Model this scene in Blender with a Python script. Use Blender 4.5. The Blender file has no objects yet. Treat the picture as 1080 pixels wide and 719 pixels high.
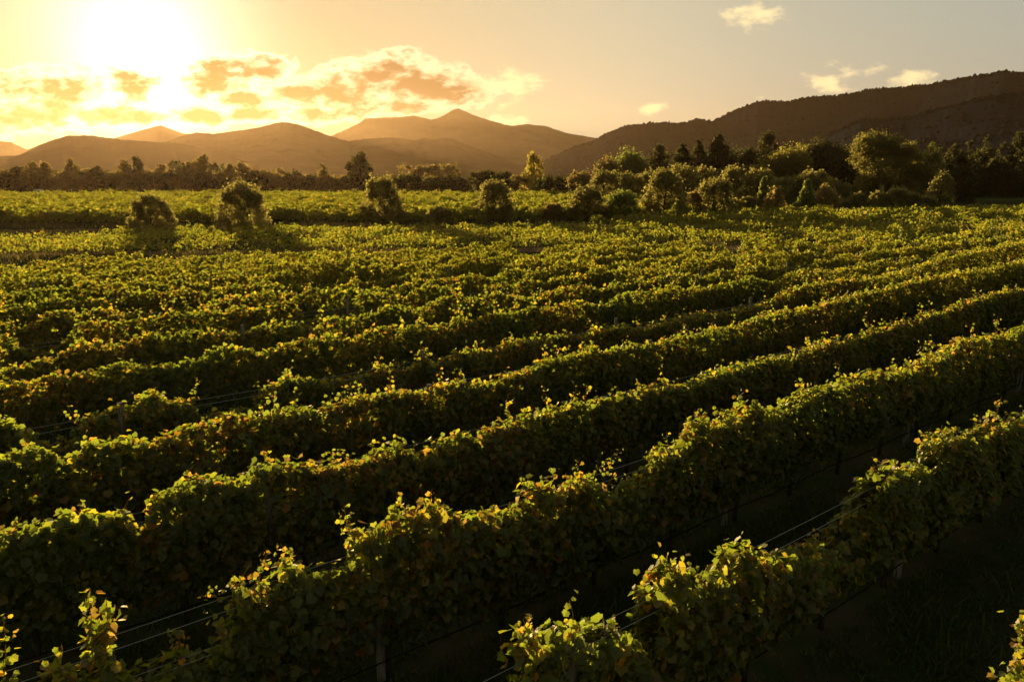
import bpy, math, random
import numpy as np
from mathutils import Vector

SC = bpy.context.scene
COL = SC.collection
RNG = np.random.default_rng(7)
random.seed(7)
R = math.radians

# ------------------------------------------------------------------ camera
FPX = 760.0                      # focal length in photo pixels (photo 1080 wide)
CAM_H = 6.3
PITCH = math.atan((359.5 - 185.0) / FPX)
cam_d = bpy.data.cameras.new("camera")
cam_d.sensor_width = 36.0
cam_d.lens = 36.0 * FPX / 1080.0
cam_d.clip_start = 0.1
cam_d.clip_end = 40000.0
cam = bpy.data.objects.new("camera", cam_d)
COL.objects.link(cam)
cam.location = (0, 0, CAM_H)
cam.rotation_euler = (math.pi / 2 - PITCH, 0, 0)
SC.camera = cam

_F = np.array([0, math.cos(PITCH), -math.sin(PITCH)])
_U = np.array([0, math.sin(PITCH), math.cos(PITCH)])
_R = np.array([1.0, 0, 0])


def ray(x, y):
    return _F + (x - 540.0) / FPX * _R + (359.5 - y) / FPX * _U


def gno(x, y):                    # direction as (X/Y, Z/Y)
    d = ray(x, y)
    return d[0] / d[1], d[2] / d[1]


# ------------------------------------------------------------------ light
SUN_AZ, SUN_EL = R(-25.6), R(5.4)
SUN_DIR = Vector((math.sin(SUN_AZ) * math.cos(SUN_EL), math.cos(SUN_AZ) * math.cos(SUN_EL), math.sin(SUN_EL)))
sun_d = bpy.data.lights.new("sun", 'SUN')
sun_d.energy = 5.0
sun_d.angle = R(0.6)
sun_d.color = (1.0, 0.78, 0.44)
sun = bpy.data.objects.new("sun", sun_d)
COL.objects.link(sun)
sun.rotation_euler = SUN_DIR.to_track_quat('Z', 'Y').to_euler()
sun.location = (-200, 400, 60)

SC.view_settings.view_transform = 'Standard'
SC.view_settings.look = 'None'
SC.view_settings.gamma = 1.0
SC.view_settings.exposure = 1.35
SC.view_settings.use_curve_mapping = False
SC.render.engine = 'CYCLES'
SC.cycles.max_bounces = 6
SC.cycles.diffuse_bounces = 2
SC.cycles.glossy_bounces = 1
SC.cycles.transmission_bounces = 3
SC.cycles.transparent_max_bounces = 8
SC.cycles.volume_bounces = 0
SC.cycles.sample_clamp_indirect = 4.0

world = bpy.data.worlds.new("World")
SC.world = world
world.use_nodes = True


class NT:
    """small helper for node trees"""

    def __init__(self, tree):
        self.t = tree
        tree.nodes.clear()

    def n(self, typ, **kw):
        nd = self.t.nodes.new(typ)
        for k, v in kw.items():
            setattr(nd, k, v)
        return nd

    def put(self, sock, v):
        if hasattr(v, 'links') or isinstance(v, bpy.types.NodeSocket):
            self.t.links.new(v, sock)
        elif v is not None:
            if isinstance(v, (tuple, list)) and len(v) == 3 and sock.type == 'RGBA':
                v = (*v, 1.0)
            sock.default_value = v

    def math(self, op, a, b=None, c=None, clamp=False):
        nd = self.n('ShaderNodeMath', operation=op, use_clamp=clamp)
        self.put(nd.inputs[0], a)
        self.put(nd.inputs[1], b)
        self.put(nd.inputs[2], c)
        return nd.outputs[0]

    def vmath(self, op, a, b=None, scale=None):
        nd = self.n('ShaderNodeVectorMath', operation=op)
        self.put(nd.inputs[0], a)
        self.put(nd.inputs[1], b)
        if scale is not None:
            self.put(nd.inputs['Scale'], scale)
        return nd.outputs['Value'] if op in ('DOT_PRODUCT', 'LENGTH', 'DISTANCE') else nd.outputs['Vector']

    def smooth(self, v, a, b, c=0.0, d=1.0):
        nd = self.n('ShaderNodeMapRange', interpolation_type='SMOOTHSTEP')
        self.put(nd.inputs['Value'], v)
        for k, x in zip(('From Min', 'From Max', 'To Min', 'To Max'), (a, b, c, d)):
            self.put(nd.inputs[k], x)
        return nd.outputs['Result']

    def mix(self, f, a, b, blend='MIX'):
        nd = self.n('ShaderNodeMix', data_type='RGBA', blend_type=blend)
        nd.clamp_factor = True
        self.put(nd.inputs[0], f)
        self.put(nd.inputs[6], a)
        self.put(nd.inputs[7], b)
        return nd.outputs[2]

    def noise(self, vec, scale, detail=4.0, rough=0.55, dist=0.0):
        nd = self.n('ShaderNodeTexNoise')
        self.put(nd.inputs['Vector'], vec)
        nd.inputs['Scale'].default_value = scale
        nd.inputs['Detail'].default_value = detail
        nd.inputs['Roughness'].default_value = rough
        nd.inputs['Distortion'].default_value = dist
        return nd


# --- sky: Nishita, plus glare and haze glow painted round the sun, plus clouds
g = NT(world.node_tree)
sky = g.n('ShaderNodeTexSky', sky_type='NISHITA', sun_disc=False)
sky.sun_elevation = SUN_EL
sky.sun_rotation = SUN_AZ
sky.altitude = 50.0
sky.air_density = 1.0
sky.dust_density = 4.0
sky.ozone_density = 1.0
tc = g.n('ShaderNodeTexCoord')
dirv = tc.outputs['Generated']
cosang = g.math('MINIMUM', g.vmath('DOT_PRODUCT', dirv, tuple(SUN_DIR)), 1.0)
ang = g.math('ARCCOSINE', cosang)                      # angle from the sun, radians
sep = g.n('ShaderNodeSeparateXYZ')
g.put(sep.inputs[0], dirv)
front = g.math('GREATER_THAN', sep.outputs['Y'], 0.05)
ysafe = g.math('MAXIMUM', sep.outputs['Y'], 0.05)
comb = g.n('ShaderNodeCombineXYZ')
g.put(comb.inputs[0], g.math('DIVIDE', sep.outputs['X'], ysafe))
g.put(comb.inputs[1], g.math('DIVIDE', sep.outputs['Z'], ysafe))
gv = comb.outputs[0]
sky_tint = g.mix(g.smooth(sep.outputs['Y'], -0.1, 0.75), (1.0, 0.80, 0.50), (1.0, 0.97, 0.84))  # unseen sky behind the camera warmed to shape the fill on the vines
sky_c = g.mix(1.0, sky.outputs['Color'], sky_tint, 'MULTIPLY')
SKY_STRENGTH = 0.0706


def scaled(col, fac):
    return g.vmath('SCALE', col, scale=fac)


def const(c):
    nd = g.n('ShaderNodeCombineXYZ')
    for i in range(3):
        nd.inputs[i].default_value = c[i]
    return nd.outputs[0]


# the sun's glare painted into the sky as a glow centred above it
GLARE = Vector((math.sin(R(-25.8)) * math.cos(R(9.0)), math.cos(R(-25.8)) * math.cos(R(9.0)), math.sin(R(9.0))))
glare_ang = g.math('ARCCOSINE', g.math('MINIMUM', g.vmath('DOT_PRODUCT', dirv, tuple(GLARE)), 1.0))
halo1 = g.math('ADD', g.math('EXPONENT', g.math('MULTIPLY', g.math('POWER', g.math('DIVIDE', glare_ang, R(5.2)), 1.7), -1.0)),
               g.math('MULTIPLY', g.math('EXPONENT', g.math('MULTIPLY', g.math('POWER', g.math('DIVIDE', ang, R(3.2)), 2.0), -1.0)), 0.8))
halo2 = g.math('EXPONENT', g.math('DIVIDE', ang, -R(20.0)))
halo = g.vmath('ADD', scaled(const((6.5, 6.3, 5.2)), halo1), scaled(const((0.5, 0.45, 0.15)), halo2))
# tone curve put into the sky colour: brightness compressed, dimmed near the sun
sat = g.vmath('DIVIDE', g.vmath('MULTIPLY', sky_c, (0.76, 0.71, 0.45)),
              g.vmath('ADD', scaled(sky_c, 0.18), (0.28, 0.22, 0.06)))
sat = scaled(sat, g.smooth(ang, R(6.0), R(38.0), 0.60, 1.0))
sky_f = g.mix(g.smooth(sep.outputs['Y'], 0.30, 0.72), scaled(sky_c, 1.05), sat)  # back sky level set as fill for the shaded vine sides
base_sky = g.vmath('ADD', sky_f, halo)

lowc = g.n('ShaderNodeMapping')
g.put(lowc.inputs['Vector'], gv)
lowc.inputs['Scale'].default_value = (1.0, 1.9, 1.0)
n1 = g.noise(lowc.outputs[0], 12.0, 9.0, 0.58, 0.3)
n2 = g.noise(lowc.outputs[0], 42.0, 6.0, 0.62, 0.2)
nz = g.math('ADD', g.math('MULTIPLY', n1.outputs[0], 0.72), g.math('MULTIPLY', n2.outputs[0], 0.28))


def lobes(lst):
    out = None
    for (x, y, w, h) in lst:
        cx, cy = gno(x, y)
        q = g.vmath('MULTIPLY', g.vmath('SUBTRACT', gv, (cx, cy, 0)), (FPX / w, FPX / h, 0))
        v = g.math('SUBTRACT', 1.0, g.vmath('LENGTH', q))
        out = v if out is None else g.n_max(out, v)
    return out


NT.n_max = lambda self, a, b: self.math('SMOOTH_MAX', a, b, 0.25)
dark_lobes = lobes([(395, 84, 62, 26), (350, 98, 58, 22), (440, 92, 62, 24), (480, 98, 46, 16), (310, 100, 40, 18),
                    (222, 88, 46, 24), (282, 76, 36, 17), (250, 104, 34, 12), (66, 98, 66, 28), (20, 122, 70, 22), (10, 92, 40, 18), (138, 90, 34, 24),
                    (110, 120, 40, 14), (150, 122, 34, 11), (215, 122, 44, 12), (420, 112, 60, 10), (265, 122, 60, 10), (330, 120, 44, 10)])
pale_lobes = lobes([(535, 92, 34, 15), (805, 15, 24, 10), (896, 78, 26, 13), (878, 89, 18, 10), (960, 84, 18, 8), (690, 114, 15, 5),
                    (803, 103, 8, 5), (530, 128, 30, 6)])
dens_d = g.math('ADD', dark_lobes, g.math('MULTIPLY', g.math('SUBTRACT', nz, 0.49), 3.6))
dens_p = g.math('ADD', pale_lobes, g.math('MULTIPLY', g.math('SUBTRACT', nz, 0.47), 7.5))
cov_d = g.math('MULTIPLY', g.smooth(dens_d, -0.10, 0.25), front)
core_d = g.smooth(g.math('ADD', dens_d, g.math('MULTIPLY', g.math('SUBTRACT', n2.outputs[0], 0.5), 0.7)), 0.0, 0.85)
cov_p = g.math('MULTIPLY', g.smooth(dens_p, 0.0, 1.2, 0.0, 0.9), front)
near = g.math('EXPONENT', g.math('DIVIDE', ang, -R(15.0)))
edge_col = g.vmath('ADD', const((4.2, 3.5, 2.0)), scaled(const((8, 7.0, 4.6)), near))
core_col = g.vmath('ADD', const((1.1, 0.76, 0.42)), scaled(const((-0.5, -0.45, -0.35)), near))
cl_col = g.mix(core_d, edge_col, core_col)
sky1 = g.mix(cov_d, base_sky, cl_col)
sky2 = g.mix(cov_p, sky1, const((6.5, 5.2, 2.7)))
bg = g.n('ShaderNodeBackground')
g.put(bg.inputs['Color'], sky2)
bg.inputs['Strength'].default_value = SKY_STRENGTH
wo = g.n('ShaderNodeOutputWorld')
g.t.links.new(bg.outputs[0], wo.inputs['Surface'])


# ------------------------------------------------------------------ helpers
def new_mat(name):
    m = bpy.data.materials.new(name)
    m.use_nodes = True
    return m, NT(m.node_tree)


def tag(o, label=None, cat=None, group=None, kind=None):
    if label:
        o['label'] = label
    if cat:
        o['category'] = cat
    if group:
        o['group'] = group
    if kind:
        o['kind'] = kind
    return o


def mesh_np(name, V, faces, cols=None, smooth=False):
    """faces: list of int arrays (n, k).  cols: per-vertex RGB."""
    me = bpy.data.meshes.new(name)
    V = np.asarray(V, dtype=np.float32)
    faces = [np.asarray(f, dtype=np.int32) for f in faces if len(f)]
    nl = sum(f.size for f in faces)
    nf = sum(len(f) for f in faces)
    me.vertices.add(len(V))
    me.vertices.foreach_set('co', V.ravel())
    me.loops.add(nl)
    me.polygons.add(nf)
    me.loops.foreach_set('vertex_index', np.concatenate([f.ravel() for f in faces]))
    starts, c = [], 0
    for f in faces:
        k = f.shape[1]
        starts.append(c + np.arange(len(f), dtype=np.int32) * k)
        c += f.size
    me.polygons.foreach_set('loop_start', np.concatenate(starts))
    me.polygons.foreach_set('use_smooth', np.full(nf, smooth))
    if cols is not None:
        a = me.color_attributes.new('col', 'FLOAT_COLOR', 'POINT')
        c4 = np.ones((len(V), 4), dtype=np.float32)
        c4[:, :3] = cols
        a.data.foreach_set('color', c4.ravel())
    me.update(calc_edges=True)
    return me


def obj(name, me, mat=None, parent=None):
    o = bpy.data.objects.new(name, me)
    COL.objects.link(o)
    if mat:
        me.materials.clear()
        me.materials.append(mat)
    if parent:
        o.parent = parent
    return o


def empty(name, loc=(0, 0, 0), rz=0.0):
    o = bpy.data.objects.new(name, None)
    o.empty_display_size = 0.3
    COL.objects.link(o)
    o.location = loc
    o.rotation_euler = (0, 0, rz)
    return o


class MB:
    """collects vertices, faces and colours for one mesh"""

    def __init__(self):
        self.v, self.f, self.c, self.n = [], [], [], 0

    def add(self, V, faces, col=None):
        V = np.asarray(V, dtype=np.float32)
        for f in faces:
            if len(f):
                self.f.append(np.asarray(f, dtype=np.int32) + self.n)
        self.v.append(V)
        if col is None:
            col = np.zeros((len(V), 3), np.float32)
        col = np.asarray(col, dtype=np.float32)
        if col.ndim == 1:
            col = np.tile(col, (len(V), 1))
        self.c.append(col)
        self.n += len(V)

    def tube(self, pts, rad, sides=6, col=None, cap=True):
        pts = np.asarray(pts, float)
        rad = np.broadcast_to(np.asarray(rad, float), (len(pts),))
        T = np.gradient(pts, axis=0)
        T /= np.linalg.norm(T, axis=1, keepdims=True) + 1e-9
        ref = np.array([0.3, 0.9, 0.1]) if abs(T[0, 2]) > 0.8 else np.array([0, 0, 1.0])
        A = np.cross(T, ref)
        A /= np.linalg.norm(A, axis=1, keepdims=True) + 1e-9
        B = np.cross(T, A)
        a = np.arange(sides) / sides * 2 * math.pi
        V = pts[:, None, :] + rad[:, None, None] * (np.cos(a)[None, :, None] * A[:, None, :] + np.sin(a)[None, :, None] * B[:, None, :])
        i = np.arange(len(pts) - 1)[:, None] * sides
        j = np.arange(sides)[None, :]
        j2 = (j + 1) % sides
        q = np.stack([i + j, i + j2, i + sides + j2, i + sides + j], -1).reshape(-1, 4)
        fs = [q]
        if cap:
            fs.append(np.arange(sides)[None, ::-1])
            fs.append((np.arange(sides) + (len(pts) - 1) * sides)[None, :])
        self.add(V.reshape(-1, 3), fs, col)

    def box(self, lo, hi, col=None):
        x0, y0, z0 = lo
        x1, y1, z1 = hi
        V = [(x0, y0, z0), (x1, y0, z0), (x1, y1, z0), (x0, y1, z0), (x0, y0, z1), (x1, y0, z1), (x1, y1, z1), (x0, y1, z1)]
        self.add(V, [[(0, 3, 2, 1), (4, 5, 6, 7), (0, 1, 5, 4), (1, 2, 6, 5), (2, 3, 7, 6), (3, 0, 4, 7)]], col)

    def mesh(self, name, smooth=False):
        return mesh_np(name, np.concatenate(self.v), self.f, np.concatenate(self.c), smooth)


def vnoise(x, y, seed=0):
    """value noise in 2-D, about -1..1"""
    x = np.asarray(x, float)
    y = np.asarray(y, float)
    xi, yi = np.floor(x).astype(np.int64), np.floor(y).astype(np.int64)
    fx, fy = x - xi, y - yi
    fx, fy = fx * fx * (3 - 2 * fx), fy * fy * (3 - 2 * fy)

    def h(a, b):
        n = (a * 374761393 + b * 668265263 + seed * 1442695041) & 0x7fffffff
        n = ((n ^ (n >> 13)) * 1274126177) & 0x7fffffff
        n = n ^ (n >> 16)
        return (n % 100003) / 50001.5 - 1.0
    a, b, c, d = h(xi, yi), h(xi + 1, yi), h(xi, yi + 1), h(xi + 1, yi + 1)
    return (a * (1 - fx) + b * fx) * (1 - fy) + (c * (1 - fx) + d * fx) * fy


def fbm(x, y, oct=5, seed=0, gain=0.5):
    s, a, t = 0, 1.0, 0
    for k in range(oct):
        s = s + a * vnoise(np.asarray(x) * 2 ** k, np.asarray(y) * 2 ** k, seed + k * 17)
        t += a
        a *= gain
    return s / t


def unit(a):
    return a / (np.linalg.norm(a, axis=-1, keepdims=True) + 1e-9)


# ------------------------------------------------------------------ materials
def leaf_material(name, trans=0.5, gloss=0.04, tscale=(1.25, 1.25, 0.35), gam=0.6):
    m, t = new_mat(name)
    at = t.n('ShaderNodeAttribute', attribute_name='col')
    df = t.n('ShaderNodeBsdfDiffuse')
    t.put(df.inputs['Color'], at.outputs['Color'])
    tr = t.n('ShaderNodeBsdfTranslucent')
    gm_ = t.n('ShaderNodeGamma')
    t.put(gm_.inputs['Color'], at.outputs['Color'])
    gm_.inputs['Gamma'].default_value = gam
    t.put(tr.inputs['Color'], t.vmath('MULTIPLY', gm_.outputs[0], tscale))
    gl = t.n('ShaderNodeBsdfGlossy')
    gl.inputs['Color'].default_value = (1, 0.86, 0.6, 1)
    gl.inputs['Roughness'].default_value = 0.5
    m1 = t.n('ShaderNodeMixShader')
    m1.inputs[0].default_value = trans
    t.t.links.new(df.outputs[0], m1.inputs[1])
    t.t.links.new(tr.outputs[0], m1.inputs[2])
    m2 = t.n('ShaderNodeMixShader')
    m2.inputs[0].default_value = gloss
    t.t.links.new(m1.outputs[0], m2.inputs[1])
    t.t.links.new(gl.outputs[0], m2.inputs[2])
    o = t.n('ShaderNodeOutputMaterial')
    t.t.links.new(m2.outputs[0], o.inputs['Surface'])
    return m


def noise_material(name, c1, c2, scale, rough=0.9, bump=0.0, c3=None, scale3=1.0, detail=6, coords='Object', stretch=(1, 1, 1), spec=0.0):
    m, t = new_mat(name)
    co = t.n('ShaderNodeTexCoord')
    mp = t.n('ShaderNodeMapping')
    mp.inputs['Scale'].default_value = stretch
    t.put(mp.inputs['Vector'], co.outputs[coords])
    nz_ = t.noise(mp.outputs[0], scale, detail, 0.6)
    f = t.smooth(nz_.outputs[0], 0.35, 0.65)
    col = t.mix(f, c1, c2)
    if c3:
        n3 = t.noise(mp.outputs[0], scale3, 4, 0.6)
        col = t.mix(t.smooth(n3.outputs[0], 0.5, 0.68), col, c3)
    p = t.n('ShaderNodeBsdfPrincipled')
    t.put(p.inputs['Base Color'], col)
    p.inputs['Roughness'].default_value = rough
    p.inputs['Specular IOR Level'].default_value = spec
    if bump:
        b = t.n('ShaderNodeBump')
        b.inputs['Strength'].default_value = bump
        t.put(b.inputs['Height'], nz_.outputs[0])
        t.put(p.inputs['Normal'], b.outputs[0])
    o = t.n('ShaderNodeOutputMaterial')
    t.t.links.new(p.outputs[0], o.inputs['Surface'])
    return m


M_VINE = leaf_material('vine_leaf', 0.58, 0.05, (1.6, 1.48, 0.34))
M_TREE = leaf_material('tree_leaf', 0.48, 0.02, (1.45, 1.22, 0.45))
M_CONIFER = leaf_material('conifer_needles', 0.03, 0.0)
M_GRASS = leaf_material('grass_blade', 0.35, 0.02, (0.9, 0.9, 0.4))
M_BARK = noise_material('bark', (0.045, 0.032, 0.022), (0.10, 0.075, 0.05), 9.0, bump=0.5, stretch=(3, 3, 0.6))
M_WOOD = noise_material('weathered_wood', (0.20, 0.17, 0.135), (0.38, 0.33, 0.27), 12.0, bump=0.3, stretch=(4, 4, 0.35), c3=(0.08, 0.065, 0.05), scale3=5.0)
M_GROUND = noise_material('vineyard_soil', (0.036, 0.044, 0.014), (0.070, 0.056, 0.028), 0.8, c3=(0.034, 0.050, 0.012), scale3=1.7, detail=9)
M_TRACK = noise_material('dry_dirt', (0.26, 0.15, 0.07), (0.17, 0.10, 0.048), 0.5, c3=(0.06, 0.062, 0.022), scale3=0.3, detail=8)
M_MEADOW = noise_material('meadow_grass', (0.05, 0.07, 0.018), (0.075, 0.085, 0.022), 0.2)
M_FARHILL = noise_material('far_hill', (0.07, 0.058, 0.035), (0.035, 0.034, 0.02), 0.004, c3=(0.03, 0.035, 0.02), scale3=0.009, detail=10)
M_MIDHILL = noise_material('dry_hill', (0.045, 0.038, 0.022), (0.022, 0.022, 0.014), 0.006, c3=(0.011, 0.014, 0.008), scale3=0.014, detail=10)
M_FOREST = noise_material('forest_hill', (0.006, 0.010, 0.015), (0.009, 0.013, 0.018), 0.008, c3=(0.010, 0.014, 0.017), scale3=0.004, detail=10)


def metal(name, col, rough):
    m, t = new_mat(name)
    co = t.n('ShaderNodeTexCoord')
    nz_ = t.noise(co.outputs['Object'], 6.0, 3)
    p = t.n('ShaderNodeBsdfPrincipled')
    t.put(p.inputs['Base Color'], t.mix(nz_.outputs[0], col, tuple(c * 0.6 for c in col)))
    p.inputs['Metallic'].default_value = 0.6
    p.inputs['Roughness'].default_value = rough
    o = t.n('ShaderNodeOutputMaterial')
    t.t.links.new(p.outputs[0], o.inputs['Surface'])
    return m


M_WIRE = metal('galvanised_wire', (0.55, 0.52, 0.48), 0.4)
M_HOSE = noise_material('black_hose', (0.015, 0.015, 0.014), (0.03, 0.028, 0.025), 5.0, rough=0.6)
M_WHITE = noise_material('white_paint', (0.75, 0.74, 0.70), (0.68, 0.67, 0.63), 3.0, rough=0.4)
M_GLASS = noise_material('dark_glass', (0.02, 0.022, 0.025), (0.03, 0.032, 0.035), 2.0, rough=0.1)
M_RUBBER = noise_material('tyre_rubber', (0.02, 0.02, 0.02), (0.03, 0.03, 0.03), 8.0, rough=0.85)

# ------------------------------------------------------------------ ground and tracks
gm = MB()
xs = np.array([-6800, -2500, -600, -200, -80, -30, 0, 30, 80, 200, 600, 2500, 6800.0])
ys = np.array([-2500, -400, -60, 0, 20, 40, 70, 120, 300, 900, 2500, 6500.0])
X, Y = np.meshgrid(xs, ys)
nx = len(xs)
q = [(j * nx + i, j * nx + i + 1, (j + 1) * nx + i + 1, (j + 1) * nx + i) for j in range(len(ys) - 1) for i in range(nx - 1)]
gm.add(np.stack([X.ravel(), Y.ravel(), np.zeros(X.size)], -1), [q])
tag(obj('ground', gm.mesh('ground'), M_GROUND), kind='structure')


def strip(name, pts, width, mat, z, seed):
    pts = np.asarray(pts, float)
    n = 90
    tt = np.linspace(0, len(pts) - 1, n)
    P = np.stack([np.interp(tt, np.arange(len(pts)), pts[:, k]) for k in range(2)], -1)
    T = unit(np.gradient(P, axis=0))
    N = np.stack([-T[:, 1], T[:, 0]], -1)
    w1 = width / 2 * (1 + 0.5 * fbm(np.arange(n) * 0.23, np.zeros(n), 3, seed))
    w2 = width / 2 * (1 + 0.5 * fbm(np.arange(n) * 0.23, np.ones(n) * 9, 3, seed + 5))
    # blunt, narrowing ends
    e = np.clip(np.minimum(np.arange(n), np.arange(n)[::-1]) / 8.0, 0.05, 1)
    L = P + N * (w1 * e)[:, None]
    Q = P - N * (w2 * e)[:, None]
    V = np.concatenate([np.c_[L, np.full(n, z)], np.c_[Q, np.full(n, z)]])
    i = np.arange(n - 1)
    mb = MB()
    mb.add(V, [np.stack([i, n + i, n + i + 1, i + 1], -1)])
    return tag(obj(name, mb.mesh(name), mat), kind='structure')


strip('dirt_track', [(-62, 57), (-35, 60), (-10, 62.5), (15, 64), (60, 72)], 3.4, M_TRACK, 0.004, 3)
strip('dirt_path', [(-75, 84), (-45, 86), (-20, 86), (5, 89), (30, 96)], 4.2, M_TRACK, 0.004, 8)
strip('meadow', [(-220, 232), (-40, 224), (60, 215), (220, 190)], 26.0, M_MEADOW, 0.008, 12)

# ------------------------------------------------------------------ vine rows
VPX = ray(1580, 185)
TH = math.atan2(VPX[0], VPX[1])
RD = np.array([math.sin(TH), math.cos(TH)])        # along the row
RN = np.array([-math.cos(TH), math.sin(TH)])       # across, away from camera
P0, SP = 4.65, 2.8


def on_row(p, x, y):
    """point of the photo on the standing plane of a row -> (along, height)"""
    d = ray(x, y)
    t = p / float(RN @ d[:2])
    return float(RD @ (d[:2] * t)), CAM_H + d[2] * t


PALETTE = [((0.046, 0.067, 0.010), 0.50), ((0.076, 0.092, 0.011), 0.22), ((0.15, 0.125, 0.012), 0.12),
           ((0.23, 0.15, 0.014), 0.07), ((0.25, 0.095, 0.012), 0.035), ((0.11, 0.055, 0.018), 0.055)]
PC = np.array([c for c, _ in PALETTE])
PW = np.array([w for _, w in PALETTE])


def leaf_colors(n, autumn, rng):
    """autumn: -1..1 per leaf, shifts towards yellow and orange"""
    cum = np.cumsum(PW) / PW.sum()
    u = np.clip(rng.random(n) + autumn * 0.28, 0, 0.999)
    k = np.searchsorted(cum, u)
    c = PC[np.clip(k, 0, len(PC) - 1)].copy()
    c *= (0.72 + 0.56 * rng.random((n, 1)))
    c *= 1 + 0.12 * (rng.random((n, 3)) - 0.5)
    return c


# leaf outlines in (side, along) units; leaf length about 1
LOBED = np.array([(0.0, 0.04), (0.26, -0.06), (0.52, 0.12), (0.46, 0.34), (0.55, 0.56), (0.30, 0.72), (0.0, 1.0),
                  (-0.30, 0.72), (-0.55, 0.56), (-0.46, 0.34), (-0.52, 0.12), (-0.26, -0.06)])
SIX = np.array([(0, 0), (0.46, 0.15), (0.42, 0.62), (0, 1.0), (-0.42, 0.62), (-0.46, 0.15)])
KITE = np.array([(0, 0), (0.48, 0.45), (0, 1.0), (-0.48, 0.45)])


def add_leaves(mb, P, Nn, T, size, col, lod, rng):
    """P base point, Nn normal, T tip direction (arrays)."""
    n = len(P)
    if n == 0:
        return
    Nn = unit(Nn)
    T = unit(T - Nn * np.sum(T * Nn, -1, keepdims=True))
    B = np.cross(Nn, T)
    size = np.asarray(size).reshape(-1, 1, 1)
    shape = (LOBED, SIX, KITE)[lod]
    k = len(shape)
    cup = (0.10 + 0.25 * rng.random((n, 1, 1)))
    curl = (rng.random((n, 1, 1)) - 0.35) * 0.5
    side = shape[None, :, 0:1]
    along = shape[None, :, 1:2]
    hgt = cup * np.abs(side) * 1.2 - curl * (along - 0.3) ** 2
    V = P[:, None, :] + size * (side * B[:, None, :] + along * T[:, None, :] + hgt * Nn[:, None, :])
    if lod == 0:
        ctr = P[:, None, :] + size * (0.36 * T[:, None, :] - 0.02 * Nn[:, None, :])
        V = np.concatenate([V, ctr], 1)
        j = np.arange(k)
        tri = np.stack([j, (j + 1) % k, np.full(k, k)], -1)
        F = (np.arange(n)[:, None, None] * (k + 1) + tri[None]).reshape(-1, 3)
        C = np.repeat(col, k + 1, 0)
    elif lod == 1:
        quad = np.array([(0, 1, 2, 3), (0, 3, 4, 5)])
        F = (np.arange(n)[:, None, None] * k + quad[None]).reshape(-1, 4)
        C = np.repeat(col, k, 0)
    else:
        F = (np.arange(n)[:, None] * k + np.arange(4)[None])
        C = np.repeat(col, k, 0)
    mb.add(V.reshape(-1, 3), [F], C)


LODS = [  # max distance, leaves per metre of row, leaf size, lod
    (19.0, 1250, 0.106, 0), (34.0, 950, 0.118, 1), (56.0, 560, 0.150, 2), (95.0, 190, 0.24, 2), (1e9, 85, 0.34, 2)]


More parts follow.
